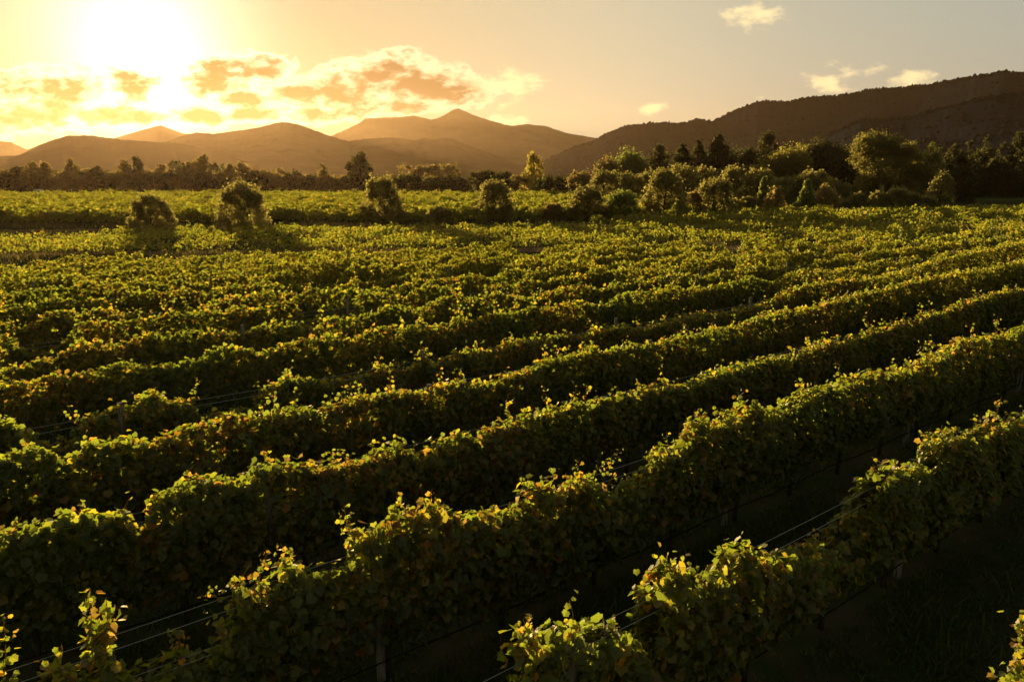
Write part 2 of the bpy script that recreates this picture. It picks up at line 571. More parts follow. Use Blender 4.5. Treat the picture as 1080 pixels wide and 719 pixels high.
def grow_canopy(p, s0, s1, top, bot, seed, dvec=RD, nvec=RN, org=(0, 0), dens=1.0, shoots=1.0, culls=(), autumn0=0.0, width=0.28, wild=0.0):
    """leaf mesh of one row, in world coordinates"""
    rng = np.random.default_rng(1000 + seed)
    step = 0.25
    S = np.arange(s0, s1, step)
    base = np.asarray(org, float) + p * nvec
    ctr = base[None] + S[:, None] * dvec[None]
    dist = np.hypot(ctr[:, 0], ctr[:, 1])
    mb = MB()
    prev = 0.0
    for (dmax, per_m, size, lod) in LODS:
        sel = (dist >= prev) & (dist < dmax)
        prev = dmax
        if not sel.any():
            continue
        ss = S[sel]
        tz, bz = top(ss), bot(ss)
        cnt = rng.poisson(np.clip(per_m * step * dens * np.clip((tz - bz) / 1.3, 0.08, 1.5), 0, None))
        s = np.repeat(ss, cnt) + rng.random(cnt.sum()) * step
        n = len(s)
        v = rng.random(n) ** 0.80
        zt, zb = top(s), bot(s)
        # ragged skin: clumps in (s, v)
        sgn = np.where(rng.random(n) < 0.6, -1.0, 1.0)
        cl = fbm(s * 2.3 + sgn * 31, (zb + v * (zt - zb)) * 2.6 + sgn * 7, 3, seed * 3 + 1)
        W = width * (0.30 + 0.95 * np.sin(np.clip(v * 0.84 + 0.12, 0, 1) * math.pi) ** 0.8) * (1 + 0.55 * cl)
        w = sgn * W * rng.random(n) ** 0.38
        z = zb + v * (zt - zb) + 0.05 * rng.standard_normal(n)
        keep = rng.random(n) < np.clip(1.05 + 1.1 * cl, 0.12, 1)
        if culls:
            cx, cy, _ = px_of(np.c_[base + s[:, None] * dvec + w[:, None] * nvec, z])
            for (px0, py0, py1, hw) in culls:          # the canopy is thin in front of these posts
                keep &= ~((np.abs(cx - px0) < hw) & (cy > py0) & (cy < py1) & (w < 0.07))
        s, v, w, z, sgn = s[keep], v[keep], w[keep], z[keep], sgn[keep]
        n = len(s)
        P = np.empty((n, 3))
        P[:, :2] = base + s[:, None] * dvec + w[:, None] * nvec
        P[:, 2] = z
        out = np.zeros((n, 3))
        out[:, :2] = nvec * (sgn * 0.75)[:, None]
        out[:, 2] = 0.25 + 0.55 * v
        Nn = out + 0.55 * rng.standard_normal((n, 3))
        T = 0.55 * rng.standard_normal((n, 3))
        T[:, 2] -= 0.75
        T[:, :2] += nvec * (sgn * 0.35)[:, None]
        au = autumn0 + 1.5 * fbm(s * 0.7, z * 1.1, 3, seed + 77) + 0.25 * (v - 0.5)
        col = leaf_colors(n, au, rng)
        if lod == 2:                    # one face stands for several leaves: milder contrast
            col = 0.5 * col + 0.5 * leaf_colors(n, np.zeros(n) - 0.2, rng).mean(0) * (0.8 + 0.4 * rng.random((n, 1)))
            col *= 1 + 0.35 * fbm(s * 1.7, z * 2.2, 2, seed + 5)[:, None]
        add_leaves(mb, P, Nn, T, size * (0.6 + 0.7 * rng.random(n)), col, lod, rng)
        # upright shoots
        L = len(ss) * step
        ns = rng.poisson(L * shoots * (1.0 if lod < 2 else 0.7))
        for _ in range(ns):
            sp = ss[rng.integers(len(ss))] + rng.random() * step
            if wild and vnoise(sp * 0.45, seed * 3.7, 57) < 0.05:
                continue                # tall canes come in bunches
            tp = float(top(np.array([sp]))[0])
            ln = rng.uniform(0.12, 0.36) * (1 + wild) * (1.8 if rng.random() < 0.35 else 1.0)
            a0 = np.array([*(base + sp * dvec + rng.uniform(-0.2, 0.2) * nvec), tp - 0.12])
            lean = rng.uniform(-0.45, 0.45)
            a1 = a0 + np.array([*(dvec * lean * ln + nvec * rng.uniform(-0.3, 0.3) * ln), ln])
            shoot(mb, a0, a1, size, lod, rng, autumn0)
    return mb


def shoot(mb, a0, a1, size, lod, rng, au=0.0, dense=1.0):
    ln = float(np.linalg.norm(a1 - a0))
    k = max(3, int(ln / (0.032 if lod == 0 else 0.045 if lod == 1 else 0.08) * dense))
    u = np.sort(rng.random(k)) ** 0.9
    bend = np.array([rng.uniform(-0.1, 0.1), rng.uniform(-0.1, 0.1), 0.0])
    P = a0 + (a1 - a0) * u[:, None] + bend * (np.sin(u * math.pi))[:, None]
    P = P + 0.05 * rng.standard_normal((k, 3))
    Nn = rng.standard_normal((k, 3)) * 0.7 + np.array([0, -0.25, 0.65])
    T = rng.standard_normal((k, 3)) * 0.8 + np.array([0, 0, -0.35])
    col = leaf_colors(k, np.full(k, 0.15 + au) + 0.45 * u * rng.random(), rng) * 1.25
    add_leaves(mb, P, Nn, T, size * (1.0 - 0.5 * u) * (0.7 + 0.5 * rng.random(k)), col, lod, rng)
    if lod < 2:
        q = np.linspace(0, 1, 5)
        C = a0 + (a1 - a0) * q[:, None] + bend * (np.sin(q * math.pi))[:, None]
        mb.tube(C, np.linspace(0.006, 0.003, 5), 3, (0.09, 0.06, 0.02), cap=False)


# crest lines read off the photograph: where each near row is full, thin or bare
CREST = {
    1: [(1120, 425), (1080, 440), (1070, 442), (1040, 446), (1025, 465), (1007, 452), (987, 464), (982, 484), (970, 488), (940, 492), (920, 503),
        (916, 518), (907, 527), (902, 542), (892, 560), (882, 571), (867, 571), (855, 579), (836, 582), (821, 577), (803, 589), (793, 594),
        (788, 578), (778, 572), (768, 580), (764, 606), (755, 603), (732, 606), (727, 604), (720, 590), (702, 586), (690, 600), (686, 645), (672, 690), (656, 668),
        (647, 656), (635, 658), (622, 670), (615, 667), (597, 662), (577, 668), (560, 665), (551, 655), (547, 690), (540, 760), (470, 800), (380, 830), (100, 990)],
    2: [(1120, 330), (1080, 344), (1060, 352), (1040, 353), (1022, 356), (1005, 362), (995, 370), (970, 383), (945, 391), (925, 390),
        (910, 393), (890, 405), (860, 408), (842, 419), (817, 430), (807, 431), (792, 423), (780, 432), (760, 444), (748, 446), (737, 438), (729, 452),
        (715, 467), (690, 477), (684, 500), (672, 512), (662, 508), (650, 520), (642, 514), (626, 506), (612, 498), (602, 510), (590, 512), (577, 510),
        (560, 507), (554, 529), (538, 535), (515, 534), (496, 540), (476, 536), (465, 543), (451, 529), (430, 536), (422, 545), (389, 550),
        (375, 556), (370, 585), (355, 593), (340, 593), (325, 600), (310, 594), (296, 592), (288, 608), (270, 620), (252, 616), (243, 655),
        (232, 684), (210, 694), (180, 686), (150, 706), (115, 704), (60, 708), (35, 730), (0, 755), (-60, 790)],
    3: [(1120, 288), (1080, 302), (1055, 306), (1035, 313), (1012, 319), (987, 329), (957, 338), (940, 341), (912, 350), (892, 355), (870, 358), (852, 367),
        (830, 375), (807, 376), (795, 380), (775, 386), (752, 391), (735, 400), (702, 406), (682, 408), (670, 415), (640, 416), (620, 425),
        (602, 423), (590, 428), (572, 437), (560, 433), (540, 442), (532, 445), (512, 451), (505, 465), (495, 453), (485, 455), (462, 462),
        (445, 476), (440, 484), (435, 473), (417, 463), (410, 473), (400, 475), (387, 475), (375, 482), (355, 484), (330, 487), (300, 487),
        (270, 492), (250, 500), (232, 500), (210, 498), (192, 512), (170, 514), (157, 521), (153, 546), (140, 553), (132, 534), (125, 538), (112, 538),
        (92, 536), (82, 534), (67, 543), (47, 545), (22, 550), (0, 556), (-60, 575)],
    4: [(1120, 262), (1080, 273), (1060, 277), (1035, 283), (995, 288), (960, 297), (945, 298), (930, 305), (910, 308), (885, 314), (865, 319), (840, 325),
        (820, 328), (810, 332), (777, 341), (757, 345), (745, 347), (725, 351), (700, 358), (677, 362), (660, 362), (647, 366), (635, 369), (625, 365),
        (615, 371), (597, 376), (580, 379), (555, 388), (540, 392), (520, 400), (485, 401), (457, 405), (447, 411), (432, 411), (415, 413),
        (382, 417), (370, 421), (330, 426), (302, 431), (270, 436), (240, 438), (212, 446), (175, 451), (165, 463), (150, 460), (140, 455), (135, 462),
        (107, 465), (95, 460), (82, 468), (77, 481), (62, 473), (35, 468), (22, 473), (0, 473), (-60, 484)],
    5: [(1120, 246), (1080, 254), (1000, 270), (950, 284), (922, 291), (895, 293), (865, 296), (842, 303), (825, 308), (810, 320), (790, 322), (760, 330), (735, 328),
        (700, 338), (672, 345), (650, 340), (620, 350), (600, 350), (567, 355), (540, 356), (520, 366), (497, 365), (477, 371), (460, 380), (447, 378), (433, 385),
        (400, 386), (370, 398), (330, 400), (300, 396), (280, 408), (268, 425), (230, 432), (206, 437), (202, 424), (195, 420), (172, 416), (160, 412), (147, 416), (140, 430),
        (135, 427), (122, 427), (95, 436), (86, 446), (70, 468), (45, 466), (25, 447), (10, 438), (0, 441), (-60, 450)],
}
EXTRA_SHOOTS = {  # single canes: base and tip in the photo, leaf size factor
    1: [((783, 640), (782, 568), 1.0), ((773, 640), (764, 578), 1.0), ((700, 650), (704, 584), 1.1), ((720, 640), (722, 588), 1.0), ((556, 720), (552, 653), 1.1),
        ((650, 700), (648, 655), 1.0), ((600, 700), (597, 660), 1.0)],
    2: [((985, 385), (980, 356), 0.9), ((975, 395), (968, 366), 0.9), ((860, 425), (845, 402), 0.9), ((760, 470), (733, 432), 0.9),
        ((610, 525), (652, 476), 0.8), ((605, 525), (609, 484), 1.0), ((596, 530), (597, 498), 0.9), ((560, 540), (556, 503), 1.0), ((690, 500), (684, 476), 1.0), ((700, 520), (660, 505), 1.0),
        ((380, 580), (363, 534), 0.8), ((428, 560), (430, 534), 1.0), ((455, 560), (450, 526), 1.0),
        ((300, 620), (296, 574), 0.8), ((284, 640), (281, 585), 0.9), ((262, 640), (245, 606), 0.9), ((250, 640), (213, 628), 0.6),
        ((98, 690), (92, 628), 1.25), ((104, 690), (112, 630), 1.25), ((100, 692), (120, 642), 0.9), ((0, 730), (3, 650), 0.85),
        ((232, 690), (236, 660), 1.1), ((250, 690), (256, 660), 1.2), ((180, 700), (183, 666), 1.1), ((62, 719), (58, 690), 1.2), ((105, 715), (108, 684), 1.2)],
    3: [((347, 500), (347, 476), 0.9), ((357, 500), (358, 476), 0.8), ((80, 560), (84, 530), 1.0), ((132, 560), (136, 526), 1.0), ((20, 570), (22, 546), 1.0)],
    4: [((368, 430), (370, 408), 0.9), ((625, 375), (624, 361), 0.8)],
    0: [((1080, 800), (1078, 648), 1.0), ((1068, 800), (1070, 702), 1.0), ((1075, 800), (1077, 700), 1.0), ((1062, 810), (1060, 712), 0.9)],
}
POST_AT = {1: [(604, 684)], 2: [(399, 640)], 3: [(284, 515)], 5: [(128, 440)], 8: [(654, 318)], 9: [(588, 300)], 11: [(222, 292)]}
THIN = {1: [(604, 680, 760, 9)], 2: [(399, 648, 760, 8), (284, 505, 580, 3)], 3: [(284, 508, 580, 7)], 5: [(128, 436, 465, 6)], 8: [(654, 312, 340, 3.5)], 9: [(588, 295, 325, 3.5)], 11: [(222, 288, 306, 3)]}
ROW_LABEL = {
    0: "vine row mostly below the frame, only leafy shoot tips at the bottom right corner",
    1: "nearest full vine row, its left end ragged above a pale post and bare wires",
    2: "second nearest vine row, thinning to stray shoots and two bare wires at the lower left",
    3: "third nearest vine row, dense hedge with a grey post showing through its leaves",
    4: "fourth nearest vine row, long even hedge with a clear lit crest",
    5: "fifth nearest vine row, broken into clumps with wires bare between them",
}
ORD = ["", "first", "second", "third", "fourth", "fifth", "sixth", "seventh", "eighth", "ninth", "tenth", "eleventh", "twelfth", "thirteenth",
       "fourteenth", "fifteenth", "sixteenth", "seventeenth", "eighteenth", "nineteenth", "twentieth", "twenty first", "twenty second"]


def px_of(P):
    P = np.asarray(P, float).reshape(-1, 3) - np.array([0, 0, CAM_H])
    zc = P @ _F
    zc = np.where(np.abs(zc) < 0.05, 0.05, zc)
    return 540 + FPX * (P @ _R) / zc, 359.5 - FPX * (P @ _U) / zc, zc


def boundary(x):
    return 42.0 + 0.27 * (x + 22.0)


# trunk meshes shared by all vines
TRUNKS = []
for i in range(3):
    mb = MB()
    rr = np.random.default_rng(50 + i)
    zz = np.linspace(-0.03, 0.95, 8)
    pts = np.stack([0.05 * np.cumsum(rr.standard_normal(8)) * 0.5, 0.03 * np.cumsum(rr.standard_normal(8)) * 0.5, zz], -1)
    pts -= pts[0] * [1, 1, 0]
    mb.tube(pts, np.linspace(0.042, 0.024, 8) * (1 + 0.2 * rr.random(8)), 7)
    for sg in (-1, 1):
        q = np.linspace(0, 1, 6)
        arm = pts[-1] + np.stack([sg * q * 0.8, 0.02 * np.sin(q * 5), 0.04 * np.sin(q * 7)], -1)
        mb.tube(arm, np.linspace(0.02, 0.011, 6), 6)
    TRUNKS.append(mb.mesh('vine_trunk', True))
    TRUNKS[-1].materials.append(M_BARK)

mb = MB()
rr = np.random.default_rng(5)
mb.tube([(0, 0, -0.1), (0.004, 0, 0.5), (0, 0.005, 1.2), (0.004, 0.004, 1.86), (0.004, 0.004, 1.88)], [0.06, 0.058, 0.056, 0.055, 0.048], 10)
POST_ME = mb.mesh('post', False)
POST_ME.materials.append(M_WOOD)
ROW_RZ = math.pi / 2 - TH

for k in range(0, 21):
    p = P0 + SP * (k - 1)
    S = np.arange(-60, 240, 0.25)
    XY = p * RN + S[:, None] * RD
    ux, uy, zc = px_of(np.c_[XY, np.full(len(S), 1.8)])
    vis = (zc > 1.0) & (ux > -320) & (ux < 1400) & (uy < 1000) & (XY[:, 1] < boundary(XY[:, 0]) + 1.5 * vnoise(k * 3.7, 0.5, 3))
    if k == 0:
        vis &= ux > 700
    if not vis.any():
        continue
    s0, s1 = S[vis].min(), S[vis].max()
    if k == 0:
        def top(s):
            return 1.15 + 0.1 * fbm(s * 2.0, s * 0, 2, 4)

        def bot(s):
            return np.full_like(s, 0.5)
    elif k in CREST:
        tr = sorted(on_row(p, x, y) for x, y in CREST[k])
        ts = np.array([a for a, _ in tr])
        tz = np.clip(np.array([b for _, b in tr]), 0.75, 2.75)

        def top(s, ts=ts, tz=tz, k=k):
            return np.interp(s, ts, tz) - 0.06 + 0.07 * fbm(s * 3.1, np.full_like(s, k * 5.0), 3, k)

        def bot(s, ts=ts, tz=tz, k=k):
            t_ = np.interp(s, ts, tz)
            return np.minimum(0.62 + 0.28 * fbm(s * 0.9, np.full_like(s, k * 9.0), 3, k + 40), t_ - 0.3)
    else:
        def top(s, k=k):
            b = 1.90 + 0.19 * fbm(s * 0.42, np.full_like(s, k * 3.3), 2, k) + 0.22 * fbm(s * 1.0, np.full_like(s, k * 4.1), 2, k + 9) + 0.13 * vnoise(s * 1.9, np.full_like(s, k * 2.3), 31)
            gap = vnoise(s * 0.34 + k * 13.7, np.full_like(s, k * 1.9), 91)
            return b - 0.8 * np.clip((gap - 0.48) / 0.2, 0, 1)

        def bot(s, k=k):
            return 0.60 + 0.25 * fbm(s * 0.9, np.full_like(s, k * 9.0), 3, k + 40)
    anchors = [on_row(p, x, y)[0] for x, y in POST_AT.get(k, [])]
    culls = THIN.get(k, ())
    mbv = grow_canopy(p, s0, s1, top, bot, k, width=0.28 if k < 6 else 0.23, shoots=(2.9 if k in CREST else 2.0 if k else 0.0), culls=culls, autumn0=(0.2 if k in (3, 5) else 0.03 if k < 6 else -0.08),
                      dens=(1.0 if k < 6 else 0.85), wild=0.0 if k in CREST else 0.75)
    rng = np.random.default_rng(900 + k)
    for (b, t, sf) in EXTRA_SHOOTS.get(k, []):
        sa, za = on_row(p, *b)
        sb, zb_ = on_row(p, *t)
        a0 = np.array([*(p * RN + sa * RD), za])
        a1 = np.array([*(p * RN + sb * RD), zb_])
        dd = math.hypot(a1[0], a1[1])
        shoot(mbv, a0, a1, 0.105 * sf if dd < 15 else 0.12 * sf, 0 if dd < 15 else 1, rng, 0.1, dense=2.0)
    sm = 0.5 * (s0 + s1)
    org = p * RN + sm * RD
    root = empty('vine_row', (org[0], org[1], 0))
    tag(root, ROW_LABEL.get(k) or f"{ORD[k]} vine row back from the camera, irregular clumps of golden green leaves", 'vine row', 'rows of vines in the main vineyard block')
    V = np.concatenate(mbv.v)
    V[:, :2] -= org.astype(np.float32)
    obj('foliage', mesh_np('foliage', V, mbv.f, np.concatenate(mbv.c)), M_VINE, root)
    # trunks where they can show under the canopy
    if 1 <= k <= 4:
        sv = np.arange(math.ceil(s0 / 1.8) * 1.8, s1, 1.8)
        ux, uy, zc = px_of(np.c_[p * RN + sv[:, None] * RD, np.full(len(sv), 0.5)])
        for j, s in enumerate(sv):
            if zc[j] > 1 and -10 < ux[j] < 1090 and uy[j] < 740:
                t_ = obj('trunk', TRUNKS[j % 3], None, root)
                t_.location = (*((p * RN + s * RD) - org), 0)
                t_.rotation_euler = (0, 0, ROW_RZ + random.uniform(-0.3, 0.3))
    # posts and wires
    if 1 <= k < 20:
        a0 = anchors[0] if anchors else s0 + 2.0 + (k * 1.7) % 5
        sv = a0 + np.arange(-60, 60) * 7.0
        sv = sv[(sv > s0 - 1) & (sv < s1 + 1)]
        if not len(sv):
            continue
        tl = empty('trellis', (org[0], org[1], 0))
        tag(tl, {1: "post and wire trellis inside the nearest vine row, pale post at its left end",
                 2: "post and wire trellis of the second nearest row, two bare wires crossing the lower left",
                 3: "post and wire trellis inside the third nearest vine row, grey post among leaves",
                 5: "post and wire trellis of the fifth nearest row, wires bare between leaf clumps"}.get(
            k, f"wooden post and wire trellis inside the {ORD[k]} vine row back"), 'trellis', 'post and wire trellises holding the vines')
        for j, s in enumerate(sv):
            po = obj('post', POST_ME, None, tl)
            po.location = (*((p * RN + s * RD) - org), 0)
            po.rotation_euler = (random.uniform(-0.02, 0.02), random.uniform(-0.02, 0.02), random.uniform(0, 3))
            po.scale = (1, 1, random.uniform(0.97, 1.03) * (1.0 if k < 6 else 1.05))
        if k <= 9 and len(sv):
            q = np.arange(s0, s1, 1.0)
            dz = 0.0 if k < 5 else -0.22
            for (zw, ow) in ((1.84, 0.05), (1.74, -0.05), (1.30, -0.06), (1.30, 0.06), (0.92, 0.0)):
                mw = MB()
                zq = zw + dz - 0.03 * np.abs(np.sin((q - a0) / 7.0 * math.pi)) 
                pts = np.c_[(p + ow) * RN + q[:, None] * RD - org, zq]
                mw.tube(pts, 0.0035 if k < 4 else 0.005, 4)
                obj('wire', mw.mesh('wire'), M_WIRE, tl)
            if k <= 3:
                mw = MB()
                mw.tube(np.c_[(p - 0.05) * RN + q[:, None] * RD - org, 0.30 - 0.06 * np.abs(np.sin((q - a0) / 3.5 * math.pi))], 0.011, 6)
                obj('drip_hose', mw.mesh('drip_hose'), M_HOSE, tl)

# low young rows beyond the track, running across the view
D2 = unit(np.array([1.0, 0.175]))
N2 = np.array([-D2[1], D2[0]])
for j in range(0, 17):
    y0 = 65.0 + j * 2.9
    if j > 7:
        xl = 10 + (j - 8) * 3.0
    else:
        xl = -0.95 * y0
    xr = 0.92 * (y0 + 20) + 10
    o2 = np.array([0.0, y0])
    hgt = 0.85 if j < 8 else 1.35

    def top(s, j=j, hgt=hgt):
        b = hgt + 0.30 * fbm(s * 0.4, np.full_like(s, j * 3.1), 2, j + 60) + 0.28 * fbm(s * 1.1, np.full_like(s, j * 2.1), 3, j + 80)
        gap = vnoise(s * 0.25 + j * 9.7, np.full_like(s, j * 2.7), 93)
        return np.maximum(b + 0.25 * vnoise(s * 1.6, np.full_like(s, j * 2.9), 33) - 0.8 * np.clip((gap - 0.12) / 0.25, 0, 1), 0.42)

    def bot(s, j=j):
        return 0.30 + 0.15 * fbm(s * 0.9, np.full_like(s, j * 9.0), 2, j + 45)
    mbv = grow_canopy(0, xl, xr, top, bot, 200 + j, D2, N2, o2, shoots=0.8, autumn0=-0.05, width=0.36, dens=0.45 if j < 8 else 0.65, wild=0.3)
    c = o2 + D2 * 0.5 * (xl + xr)
    root = empty('vine_row', (c[0], c[1], 0))
    tag(root, f"{'low' if j < 8 else 'broken'} vine row beyond the dirt track, {ORD[j + 1]} one back from the track", 'vine row', 'low vine rows beyond the dirt track')
    V = np.concatenate(mbv.v)
    V[:, :2] -= c.astype(np.float32)
    obj('foliage', mesh_np('foliage', V, mbv.f, np.concatenate(mbv.c)), M_VINE, root)

# distant block, rows running away to the treeline
D3 = unit(np.array([0.55, 1.0]))
N3 = np.array([-D3[1], D3[0]])
for j, xx in enumerate(np.arange(-272, 24, 3.3)):
    o3 = np.array([xx, 93.0 + 0.12 * (xx + 60) + 3.5 * vnoise(j * 0.9, 0.0, 5)])
    S = np.arange(0, 140, 1.0)
    XY = o3 + S[:, None] * D3
    ux, uy, zc = px_of(np.c_[XY, np.full(len(S), 1.8)])
    ok = (ux > -260) & (ux < 760) & (XY[:, 1] < 204 - 0.05 * XY[:, 0])
    if ok.sum() < 6:
        continue
    s0, s1 = S[ok].min(), S[ok].max()

    def top(s, j=j):
        return 1.85 + 0.40 * fbm(s * 0.3, np.full_like(s, j * 3.1), 2, j + 160) + 0.70 * vnoise(s * 0.62, np.full_like(s, j * 2.1), j + 180)

    def bot(s, j=j):
        return np.full_like(s, 0.5)
    mbv = grow_canopy(0, s0, s1, top, bot, 300 + j, D3, N3, o3, shoots=0.6, autumn0=-0.05, width=0.36, dens=1.0, wild=0.6)
    root = empty('vine_row', (o3[0], o3[1], 0))
    tag(root, "bright vine row running away to the treeline, in the distant block behind the lone bushes", 'vine row', 'rows of the distant vine block')
    V = np.concatenate(mbv.v)
    V[:, :2] -= o3.astype(np.float32)
    obj('foliage', mesh_np('foliage', V, mbv.f, np.concatenate(mbv.c)), M_VINE, root)

# ------------------------------------------------------------------ trees
TREE_COL = {
    'olive': [(0.066, 0.063, 0.024), (0.084, 0.078, 0.030), (0.050, 0.050, 0.019)],
    'green': [(0.040, 0.058, 0.014), (0.055, 0.070, 0.018), (0.032, 0.045, 0.012)],
    'dark': [(0.014, 0.016, 0.007), (0.019, 0.021, 0.008), (0.010, 0.012, 0.006)],
    'yellow': [(0.12, 0.10, 0.018), (0.15, 0.12, 0.02), (0.09, 0.085, 0.018)],
    'willow': [(0.052, 0.050, 0.015), (0.066, 0.060, 0.016), (0.040, 0.040, 0.013)],
    'straw': [(0.13, 0.095, 0.045), (0.10, 0.08, 0.036), (0.085, 0.07, 0.03)],
    'brown': [(0.060, 0.045, 0.022), (0.075, 0.052, 0.024), (0.045, 0.038, 0.018)],
}


def puffs_for(kind, rng):
    """puff centres and radii of a crown in a 1 x 1 (half width) x 1 (height) box: x,y in -1..1, z 0..1"""
    out = []
    if kind == 'shrub':
        lean = rng.uniform(-0.12, 0.12)
        for i in range(96):
            a = rng.random() * 6.283
            z = 0.05 + 0.83 * rng.random()
            rr_ = 0.90 * (1 - (z / 1.0) ** 1.7) ** 0.55 * (1 + 0.16 * vnoise(a * 1.3, z * 4.0, NTREE))
            r = rr_ * (rng.uniform(0.75, 1.0) if i % 2 else math.sqrt(rng.random()))
            out.append((r * math.cos(a) + lean * z, r * math.sin(a), z, 0.155 * rng.uniform(0.5, 1.3)))
        for _ in range(22):
            a = rng.random() * 6.283
            r = 0.60 * math.sqrt(rng.random())
            out.append((r * math.cos(a), r * math.sin(a), rng.uniform(0.80, 0.98) - 0.75 * r ** 1.6, 0.11 * rng.uniform(0.6, 1.3)))
    elif kind == 'cone':
        for _ in range(120):
            z = 0.03 + 0.97 * rng.random() ** 1.2
            a = rng.random() * 6.283
            r = (1 - z) ** 0.8 * rng.uniform(0.4, 1.05)
            out.append((r * math.cos(a), r * math.sin(a), z, 0.06 + 0.17 * (1 - z)))
    elif kind == 'round':
        for _ in range(46):
            d = unit(rng.standard_normal(3))
            r = 0.78 * rng.random() ** 0.4
            out.append((d[0] * r, d[1] * r, 0.58 + 0.36 * d[2] * r, 0.25 * rng.uniform(0.6, 1.2)))
        for _ in range(8):
            a = rng.random() * 6.283
            out.append((0.6 * math.cos(a), 0.6 * math.sin(a), rng.uniform(0.15, 0.35), 0.2))
    elif kind == 'tall':
        for _ in range(52):
            z = rng.uniform(0.05, 0.98)
            a = rng.random() * 6.283
            w = math.sin(min(1.0, (1.03 - z) * 1.25) * math.pi / 2) * 0.85
            r = w * math.sqrt(rng.random())
            out.append((r * math.cos(a), r * math.sin(a), z, 0.20 * rng.uniform(0.45, 1.2) * (1.15 - 0.6 * z)))
    elif kind == 'umbrella':
        for (cx, cy, cz, w, h, n) in ((0.1, 0, 0.88, 0.62, 0.09, 16), (-0.45, 0.2, 0.66, 0.5, 0.12, 14), (0.5, -0.1, 0.62, 0.42, 0.12, 12), (0.0, 0.1, 0.42, 0.8, 0.16, 20)):
            for _ in range(n):
                d = unit(rng.standard_normal(3)) * rng.random() ** 0.4
                out.append((cx + d[0] * w, cy + d[1] * w, cz + d[2] * h, 0.15 * rng.uniform(0.6, 1.2)))
    elif kind == 'willow':
        for (cx, cy, cz, w, h, n) in ((-0.30, -0.1, 0.80, 0.38, 0.14, 22), (0.05, 0.1, 0.70, 0.45, 0.16, 22), (-0.42, -0.3, 0.46, 0.46, 0.18, 26), (0.42, 0, 0.60, 0.42, 0.17, 22), (0.62, 0.1, 0.40, 0.32, 0.18, 18), (0.1, -0.3, 0.34, 0.7, 0.18, 26), (-0.55, -0.2, 0.22, 0.35, 0.16, 16)):
            for _ in range(n):
                d = unit(rng.standard_normal(3)) * rng.random() ** 0.35
                out.append((cx + d[0] * w, cy + d[1] * w, cz + d[2] * h, 0.115 * rng.uniform(0.6, 1.25)))
    elif kind == 'hedge':
        for _ in range(60):
            z = rng.uniform(0.12, 0.88)
            a = rng.random() * 6.283
            r = (0.95 - 0.25 * z) * math.sqrt(rng.random())
            out.append((r * math.cos(a), r * math.sin(a), z * (1 - 0.1 * rng.random()), 0.15 * rng.uniform(0.7, 1.2)))
    elif kind == 'flat':
        for _ in range(46):
            x = rng.uniform(-0.9, 0.9)
            out.append((x, rng.uniform(-0.5, 0.5), rng.uniform(0.45, 0.93), 0.13 * rng.uniform(0.7, 1.2)))
    elif kind == 'wisp':
        for _ in range(40):
            z = rng.uniform(0.06, 1.0)
            x = rng.uniform(-0.85, 0.85) * (1.15 - 0.5 * z)
            out.append((x, rng.uniform(-0.6, 0.6), z, 0.11 * rng.uniform(0.5, 1.2)))
    return out


NTREE = 0
TONE_GAIN = 1.95


